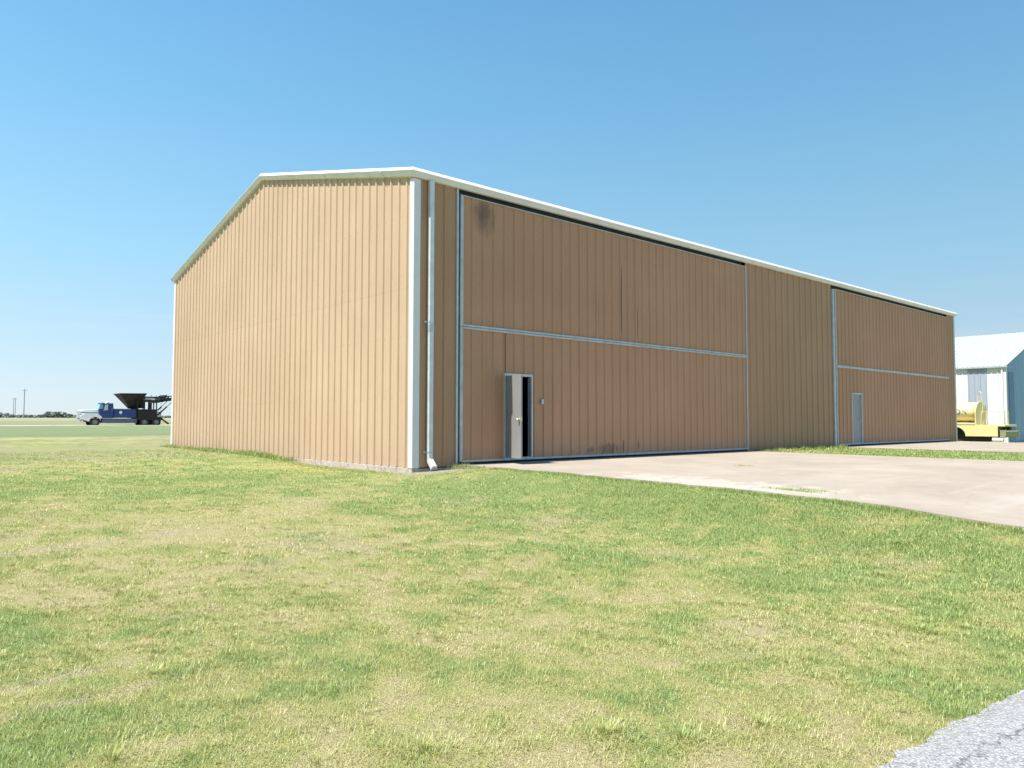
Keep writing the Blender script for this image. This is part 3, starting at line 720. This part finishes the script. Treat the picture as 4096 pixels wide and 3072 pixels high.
for s, (ya, yb) in enumerate(((TY, TY + .40), (TY + 2.05, TY + 2.45))):
    pts = [(9.6, 1.10), (9.62, 1.50), (10.1, 1.72), (11.1, 1.72), (11.55, 1.56), (11.85, 1.25), (11.62, 1.18)]
    for k in range(9):
        a = k/8*math.pi*.92 + .15; pts.append((11.09 + .62*math.cos(a), .72 + .62*math.sin(a)))
    ttt(MB().prism(pts, 'y', ya, yb).build('fender', M['wtruck'], TR, bevel=.04))
    yc = ya - .004 if s == 0 else yb - .02
    ttt(MB().box((9.585, ya + .06, 1.18), (9.605, yb - .06, 1.38)).build('headlight', M['chrome'], TR))
ttt(MB().box((9.56, TY + .42, 1.15), (9.615, TY + 2.03, 2.05)).build('grille', M['chrome'], TR, bevel=.02))
ttt(MB().box((9.48, TY + .0, .72), (9.7, TY + 2.45, 1.06)).build('bumper', M['chrome'], TR, bevel=.05))
ttt(MB().prism([(11.50, 2.28), (11.90, 2.28), (11.92, 2.78), (11.61, 2.76)], 'y', YC0 - .012, YC1 + .012).prism([(11.485, 2.27), (11.52, 2.25), (11.63, 2.80), (11.60, 2.81)], 'y', YC0 + .1, YC1 - .1).build('windscreen', M['glass'], TR))
M['pane'] = NT('side_window').fin((.50,.54,.50), .2, 0, .6)
ttt(MB().prism([(12.0, 2.15), (12.42, 2.12), (12.44, 2.78), (12.12, 2.78)], 'y', YC0 - .016, YC0 - .002).build('side_window', M['pane'], TR))
ttt(MB().box((12.0, YC0 - .012, 2.0), (12.06, YC0 - .001, 2.12)).build('door_handle', M['chrome'], TR))
ttt(MB().box((12.86, YC0 - .03, 2.0), (12.89, YC0 - .001, 2.4)).build('grab_handle', M['chrome'], TR))
ttt(MB().prism([(12.3, 2.95), (12.62, 2.96), (12.66, 3.2), (12.5, 3.1)], 'y', YC0 + .4, YC0 + 1.6).build('roof_deflector', M['wtruck'], TR, bevel=.02))
for q in (.3, 1.7): ttt(MB().box((11.75, YC0 + q, 2.93), (12.15, YC0 + q + .08, 2.99)).build('marker_light', M['rust'], TR))
bx = ttt(MB().box((13.1, TY + .02, 1.26), (15.45, TY + 2.43, 2.27)).build('equipment_box', M['blue'], TR, bevel=.02))
ttt(MB().box((13.12, TY + .04, 2.275), (14.85, TY + 2.4, 2.33)).build('box_lid', M['wtruck'], TR))
em = MB().tube([(13.78, TY + .018, 1.88), (13.78, TY + .010, 1.88)], .17, 24).build('emblem', M['wtruck'], bx)
MB().box((13.55, TY + .010, 1.48), (14.0, TY + .016, 1.52)).box((13.68, TY + .010, 1.58), (13.86, TY + .016, 1.64)).build('emblem_bar', M['skirt'], bx)
ttt(MB().box((11.85, TY + .05, .62), (15.6, TY + .55, 1.05)).box((11.85, TY + 1.9, .62), (15.6, TY + 2.4, 1.05)).build('side_tank', M['skirt'], TR, bevel=.05))
ttt(MB().box((11.9, TY + .03, 1.06), (15.6, TY + .56, 1.09)).box((12.4, TY + .02, .585), (15.5, TY + .5, .615)).build('step_edge', M['chrome'], TR))
ttt(MB().box((10.2, TY + .75, .75), (18.5, TY + 1.7, 1.15)).build('chassis', M['chassis'], TR))
for wx in (11.09,):
    for yy, sd_ in ((TY + .02, -1), (TY + 2.43, 1)): wheel(TR, wx, yy, BZ + .50, .50, .3, 'y', sd_, (-14, -TY, -BZ))
for wx in (16.45, 17.80):
    for yy, sd_ in ((TY + .02, -1), (TY + 2.43, 1)): wheel(TR, wx, yy, BZ + .50, .50, .55, 'y', sd_, (-14, -TY, -BZ))
# hopper: inverted pyramid, open top
def frust(mb, top, bot):
    mb.add([(top[0], top[2], top[4]), (top[1], top[2], top[5]), (top[1], top[3], top[5]), (top[0], top[3], top[4]),
            (bot[0], bot[2], bot[4]), (bot[1], bot[2], bot[4]), (bot[1], bot[3], bot[4]), (bot[0], bot[3], bot[4])],
           [(0,1,5,4), (1,2,6,5), (2,3,7,6), (3,0,4,7), (4,5,6,7)]); return mb
hp = frust(MB(), (13.6, 16.55, TY - .2, TY + 2.65, 4.08, 4.14), (15.0, 15.75, TY + .85, TY + 1.6, 2.30))
hp.beam((13.56, TY - .2, 4.10), (16.58, TY - .2, 4.16), .07, .10).beam((13.56, TY + 2.65, 4.10), (16.58, TY + 2.65, 4.16), .07, .10).beam((13.58, TY - .2, 4.10), (13.58, TY + 2.65, 4.10), .07, .09).beam((16.56, TY - .2, 4.15), (16.56, TY + 2.65, 4.15), .07, .09)
ttt(hp.build('hopper', M['rust'], TR))
ttt(frust(MB(), (15.0, 15.75, TY + .6, TY + 1.8, 2.35, 2.35), (14.95, 15.5, TY + .5, TY + 1.9, 1.2)).build('hopper_chute', M['rust'], TR))
fr = MB().box((15.66, TY + .02, 1.15), (17.85, TY + 2.43, 2.28)).prism([(15.5, 1.1), (15.66, 1.35), (18.1, 1.35), (18.5, 1.2), (18.45, .95), (15.6, 1.0)], 'y', TY, TY + 2.45)
for x in (15.62, 16.25, 17.0, 17.45, 17.78):
    for y in (TY + .1, TY + 2.3): fr.beam((x, y, 2.2), (x, y, 3.3), .11, .11)
fr.beam((15.55, TY + .1, 1.2), (15.60, TY + .1, 4.0), .09, .09).beam((15.55, TY + .1, 1.7), (15.2, TY + .1, 1.45), .06, .06)
fr.box((16.9, TY + .05, 2.3), (17.1, TY + .25, 3.1)).box((16.0, TY + .4, 2.4), (16.5, TY + 1.3, 3.3))
ttt(fr.build('machine_frame', M['rust'], TR))
bm_ = MB()
for y in (TY + .1, TY + 1.2, TY + 2.3):
    bm_.beam((16.1, y, 3.76), (18.6, y, 3.78), .10, .13).beam((16.2, y, 3.35), (18.5, y, 3.28), .12, .24)
    bm_.beam((18.5, y, 3.75), (19.6, y, 3.98), .09, .10).beam((18.3, y, 3.3), (19.7, y, 3.5), .12, .22).beam((17.9, y, 3.12), (18.6, y, 3.35), .1, .14)
    for x in (18.5, 18.9, 19.3): bm_.beam((x, y, 3.35), (x + .2, y, 3.9), .06, .07)
    bm_.beam((18.6, y, 3.9), (18.95, y, 4.05), .1, .14)
for x in (18.2, 18.7, 19.2, 19.7): bm_.beam((x, TY + .1, 3.6), (x, TY + 2.3, 3.6), .12, .3)
bm_.beam((17.2, TY + .1, 3.8), (17.15, TY + .1, 4.05), .04, .04).beam((17.7, TY + .1, 3.8), (17.75, TY + .1, 4.0), .04, .04)
bm_.beam((15.3, TY + .05, 2.9), (14.6, TY + .05, 2.78), .06, .06).beam((14.6, TY + .05, 2.75), (15.1, TY + .05, 3.1), .04, .04).beam((14.5, TY + .05, 2.78), (15.3, TY + .05, 2.65), .04, .04)
ttt(bm_.build('conveyor_boom', M['dgreen'], TR))
ttt(MB().box((16.5, TY + .3, 3.5), (17.6, TY + 2.1, 3.68)).build('conveyor_belt', M['wtruck'], TR))
for a, b, r in (((17.9, TY + .1, 2.15), (18.35, TY + .1, 2.6), .09), ((18.3, TY + .1, 2.55), (19.0, TY + .1, 3.3), .035), ((17.9, TY + .05, 1.55), (18.95, TY + .05, 2.62), .09), ((18.9, TY + .05, 2.58), (19.55, TY + .05, 3.2), .035)):
    ttt(MB().tube([a, b], r, 8).build('hydraulic_strut', M['dgreen'], TR))
ttt(MB().beam((18.35, TY + .4, 1.22), (19.3, TY + .4, .50), .5, .12).build('discharge_chute', M['chassis'], TR))
ttt(MB().box((17.9, TY + .1, 1.36), (18.35, TY + .16, 2.0)).box((18.28, TY + .1, 1.36), (18.32, TY + .14, 3.1)).build('rear_rail', M['galv'], TR))

# ------------------------------------------------------------------ hedge, poles
def polar(px, D):        # point at image column px (of 4096) at horizontal distance D
    a = R(YAW) - math.atan((px - 2048) / 2965.258); return CAM[0] + D*math.cos(a), CAM[1] + D*math.sin(a)
mb = MB(); hr = random.Random(3)
px = -700
while px < 760:
    t_ = vnoise(np.array([px/1.0]), np.array([0.]), 55, 4)[0]*.6 + vnoise(np.array([px/1.0]), np.array([3.]), 17, 5)[0]*.4
    tall = .5 + 2.6*t_*t_
    if 190 < px < 250: tall = 2.6
    if px > 560: tall *= .45
    for k in range(7):
        x, y = polar(px + hr.uniform(-4, 4), 430 + hr.uniform(-7, 7)); z = float(height(x, y)) + hr.random()*tall
        s = hr.uniform(.35, .75); n = Vector((hr.uniform(-1, 1), hr.uniform(-1, 1), hr.uniform(-1, 1))).normalized(); a = n.orthogonal().normalized()*s; b = n.cross(a).normalized()*s*hr.uniform(.5, 1)
        c = Vector((x, y, z)); mb.add([c - a - b, c + a - b*.6, c + a*.7 + b, c - a*.8 + b*.9], [(0,1,2,3)])
    px += 1.1
tag(mb.build('hedge', M['leaf']), 'dark scrubby hedge line along the far horizon', 'hedge', kind='stuff')
for i, (px, D, topy, lab) in enumerate(((97, 400, 1557, 'tallest and nearest thin utility pole on the left horizon'), (55, 620, 1594, 'leftmost small utility pole on the horizon'), (62, 560, 1592, 'small utility pole just left of the tallest pole'))):
    x, y = polar(px, D); z0 = float(height(x, y)); zd = D*math.cos(math.atan((px-2048)/2965.258))
    top = 1.0 + (1679 - topy) / 2965.258 * zd - 0
    u = empty('utility_pole', (x, y, z0), lab, 'utility pole', 'utility poles on the far horizon')
    MB().tube([(0, 0, -.3), (0, 0, top - z0)], [.22, .15], 8).build('pole_shaft', M['wood'], u)
    MB().beam((-1.1, .0, top - z0 - .6), (1.1, .0, top - z0 - .6), .12, .14).build('crossarm', M['wood'], u)

# ------------------------------------------------------------------ grass blades
WEEDS = ((-6.54, -11.57, .17, .085, 420, .8), (-7.33, -11.15, .17, .09, 420, .7), (-8.45, -10.25, .20, .09, 420, .6), (-3.31, -11.86, .16, .13, 260, .8), (-5.83, -12.0, .14, .08, 320, .8), (-8.01, -9.32, .14, .07, 300, .8), (-6.3, -11.86, .14, .09, 260, .8), (-6.52, -9.34, .16, .05, 260, .7), (-7.4, -9.0, .15, .05, 260, .8), (-.24, -10.5, .35, .08, 700, .8))
def grass():
    X = []; 
    fwd = R(YAW)
    def sample(n, r0, r1, half=40):
        r = np.sqrt(rng.uniform(r0*r0, r1*r1, n)); a = fwd + np.radians(rng.uniform(-half, half, n))
        return CAM[0] + r*np.cos(a), CAM[1] + r*np.sin(a), r
    P = []   # x, y, length, width, lean, azimuth, greenness
    def put(x, y, r, ln, wd, lean, green, az=None):
        n = len(x); P.append(np.stack([x, y, ln, wd, lean, rng.uniform(0, 2*np.pi, n) if az is None else az, green], 1))
    # carpet of short blades, thinning and widening with distance
    for r0, r1, dens, wd in ((2.6, 5, 9500, .0026), (5, 8, 5800, .0034), (8, 12, 3000, .0052), (12, 18, 1500, .0075), (18, 30, 330, .016)):
        area = (r1*r1 - r0*r0)*math.radians(80)/2; n = int(area*dens)
        x, y, r = sample(n, r0, r1)
        _, dry = lawn(x, y); cl = fbm(x, y, .16, 51, 3)
        ln = (.016 + .027*rng.random(n)) * (1.25 - .5*dry) * (.15 + 1.8*cl) * (1 - .12*(r > 12))
        lean = rng.uniform(.5, 1.5, n)*(.85 + .35*dry)
        put(x, y, r, ln, wd*rng.uniform(.6, 1.3, n), lean, np.clip(1 - dry + rng.normal(0, .22, n), 0, 1))
    # taller tufts
    def tufts(n, r0, r1, hgt, rad, per, wd, gmin=.7, filt=None):
        x, y, r = sample(n, r0, r1)
        if filt is not None: k = filt(x, y); x, y, r = x[k], y[k], r[k]
        n = len(x); s = rng.uniform(.5, 1.3, n)
        xx = np.repeat(x, per); yy = np.repeat(y, per); ss = np.repeat(s, per); m = len(xx)
        a = rng.uniform(0, 2*np.pi, m); q = np.abs(rng.normal(0, .5, m))*rad*ss
        put(xx + q*np.cos(a), yy + q*np.sin(a), 0, hgt*ss*rng.uniform(.5, 1.15, m), wd*rng.uniform(.7, 1.3, m), np.clip(q/(rad*ss)*.7 + rng.uniform(.2, .8, m), 0, 1.4), rng.uniform(gmin, 1.0, m), a + rng.normal(0, .4, m))
    dens_ok = lambda x, y: fbm(x, y, 2.2, 15, 3) > .47
    tufts(1500, 2.8, 7, .045, .07, 34, .0032, .25, dens_ok)
    tufts(1500, 6, 12, .045, .10, 26, .0045, .25, dens_ok)
    tufts(1300, 11, 22, .05, .16, 14, .010, .4, dens_ok)
    tufts(60, 3.2, 9, .055, .18, 80, .0036, .55)
    # a few broad weeds
    for (wx, wy, rad_, hh, n_, g_) in WEEDS:
        a = rng.uniform(0, 2*np.pi, n_); q = np.abs(rng.normal(0, .55, n_))*rad_
        q = q*1.9; put(wx + q*np.cos(a), wy + q*np.sin(a), 0, .62*hh*rng.uniform(.4, 1.1, n_), rng.uniform(.003, .006, n_), np.clip(.3 + q/rad_*.5 + rng.uniform(0, .6, n_), 0, 1.4), rng.uniform(g_, 1.1, n_), a + rng.normal(0, .5, n_))
    # lone seed stalks, pale
    x, y, r = sample(5200, 2.8, 9); n = len(x); put(x, y, r, rng.uniform(.03, .085, n), np.full(n, .0022), rng.uniform(.2, 1.3, n), np.zeros(n) - .3)
    # lusher fringe along the apron edge, the wall foot and the door corner
    def line(x0, y0, x1, y1, n, spread, h, wd, g0=.75):
        t_ = rng.random(n); x = x0 + (x1-x0)*t_ + rng.normal(0, spread, n); y = y0 + (y1-y0)*t_ + rng.normal(0, spread, n)
        cl = fbm(x, y, .3, 71, 3); put(x, y, 0, h*rng.uniform(.4, 1.2, n)*(.4 + 1.1*cl), wd*rng.uniform(.7, 1.3, n), rng.uniform(.1, .9, n), rng.uniform(g0, 1, n))
    line(1.33, -1.3, 1.33, -7, 9000, .07, .06, .006); line(1.3, -7, 1.25, -13.4, 18000, .09, .065, .005); line(.6, -5, -.3, -11.5, 26000, .55, .05, .005, .6)
    line(13.98, -.3, 13.98, -12, 3500, .09, .07, .014); line(20.2, -.3, 20.2, -12, 3000, .1, .07, .014); line(17, -.2, 17, -6, 9000, 1.6, .05, .016, .85)
    line(14.0, -.35, 20.3, -.35, 9000, .13, .16, .014, .8); line(-.12, 9.5, -.12, 17.3, 6000, .16, .13, .014, .8); line(-.35, 5.5, -.3, 9.3, 3000, .12, .16, .012, .8)
    line(-.5, .3, -.4, 6, 5000, .2, .05, .010, .5)
    line(.95, -.32, 1.75, -.22, 3800, .11, .15, .007, .8); line(1.0, -.55, 1.9, -.6, 2500, .16, .09, .007, .75)
    P_ = np.concatenate(P)
    x, y = P_[:, 0], P_[:, 1]
    edge = 1.40 + .05*np.sin(y*3.1)
    ins = (y > -.03) & (x > -.03) & (x < 34.4) & (y < 17.4)
    ins |= (x > edge) & (x < 13.92) & (y < 0) & (y > -13.9)
    ins |= (x > 20.35) & (x < 33.4) & (y < 0) & (y > -13.9)
    ins |= (y < road_edge(x) + .09*(fbm(x, x*0, .9, 5) - .5) + .08*(fbm(x, x*0, .22, 8) - .5) + .15*rng.normal(0, 1, len(x)) - .02)
    bare = (np.hypot((x - .4)/.95, (y + .52)/.45) < 1 + .3*rng.normal(0, 1, len(x))) | ((x < 0) & (x > -.30) & (y < 5.5) & (y > -.4) & (rng.random(len(x)) < .9))
    keep = ~(ins | bare & (x < .95))
    P2 = P_[keep]
    # weeds growing through the slab joints
    def weed(cx_, cy_, rx, ry, n, h):
        x = cx_ + rng.normal(0, rx, n); y = cy_ + rng.normal(0, ry, n)
        return np.stack([x, y, h*rng.uniform(.3, 1.1, n), np.full(n, .008), rng.uniform(.3, 1.3, n), rng.uniform(0, 6.28, n), rng.uniform(.6, .9, n)], 1)
    P2 = np.concatenate([P2, weed(2.0, -8.05, .07, .28, 500, .06), weed(2.3, -8.2, .04, .2, 200, .05), weed(6.4, -4.4, .1, .12, 160, .05)])
    x, y, ln, wd, lean, az, gr = P2.T; n = len(x)
    zs = np.where((x > 1.5) & (x < 13.9) & (y < 0) & (y > -12.6), zslab(x, y), height(x, y)) - .004
    col, _ = lawn(x, y)
    g = np.array((.26,.36,.075)); g2 = np.array((.19,.32,.12)); st = np.array((.61,.54,.265)); yg = np.array((.43,.44,.13))
    rr = rng.random(n)[:, None]; G = np.clip(gr, 0, 1)[:, None]
    green = g*(1-rr) + np.where(rng.random(n)[:, None] < .25, g2, yg)*rr
    own = green*G + (st*(.74 + .3*rr))*(1-G)
    c = own*.6 + col*.4*1.12; c *= rng.uniform(.8, 1.18, n)[:, None]
    # blade: 5 points (two at base, two mid, one tip)
    dx, dy = np.cos(az), np.sin(az); sxv, syv = -dy, dx
    l1, l2 = lean*.55, lean*1.15
    m = np.stack([x + dx*np.sin(l1)*ln*.5, y + dy*np.sin(l1)*ln*.5, zs + np.cos(l1)*ln*.5], 1)
    tip = m + np.stack([dx*np.sin(l2)*ln*.5, dy*np.sin(l2)*ln*.5, np.cos(l2)*ln*.5], 1)
    b = np.stack([x, y, zs], 1); sd_ = np.stack([sxv, syv, np.zeros(n)], 1)*wd[:, None]/2
    V = np.stack([b - sd_, b + sd_, m - sd_*.8, m + sd_*.8, tip], 1).reshape(-1, 3)
    i0 = np.arange(n)*5
    T = np.stack([np.stack([i0, i0+1, i0+3], 1), np.stack([i0, i0+3, i0+2], 1), np.stack([i0+2, i0+3, i0+4], 1)], 1).reshape(-1, 3)
    me = bpy.data.meshes.new('grass'); me.vertices.add(len(V)); me.vertices.foreach_set('co', V.ravel())
    me.loops.add(T.size); me.loops.foreach_set('vertex_index', T.ravel().astype(np.int32))
    me.polygons.add(len(T)); me.polygons.foreach_set('loop_start', (np.arange(len(T))*3).astype(np.int32))
    me.update(calc_edges=True)
    at_ = me.attributes.new('albedo', 'FLOAT_COLOR', 'POINT')
    at_.data.foreach_set('color', np.hstack([np.repeat(c, 5, 0), np.ones((n*5, 1))]).astype(np.float32).ravel())
    me.materials.append(M['blade']); o = link(bpy.data.objects.new('grass', me))
    tag(o, 'patchy green and straw coloured mown grass around the hangar', 'grass', kind='stuff'); print('blades', n)
grass()
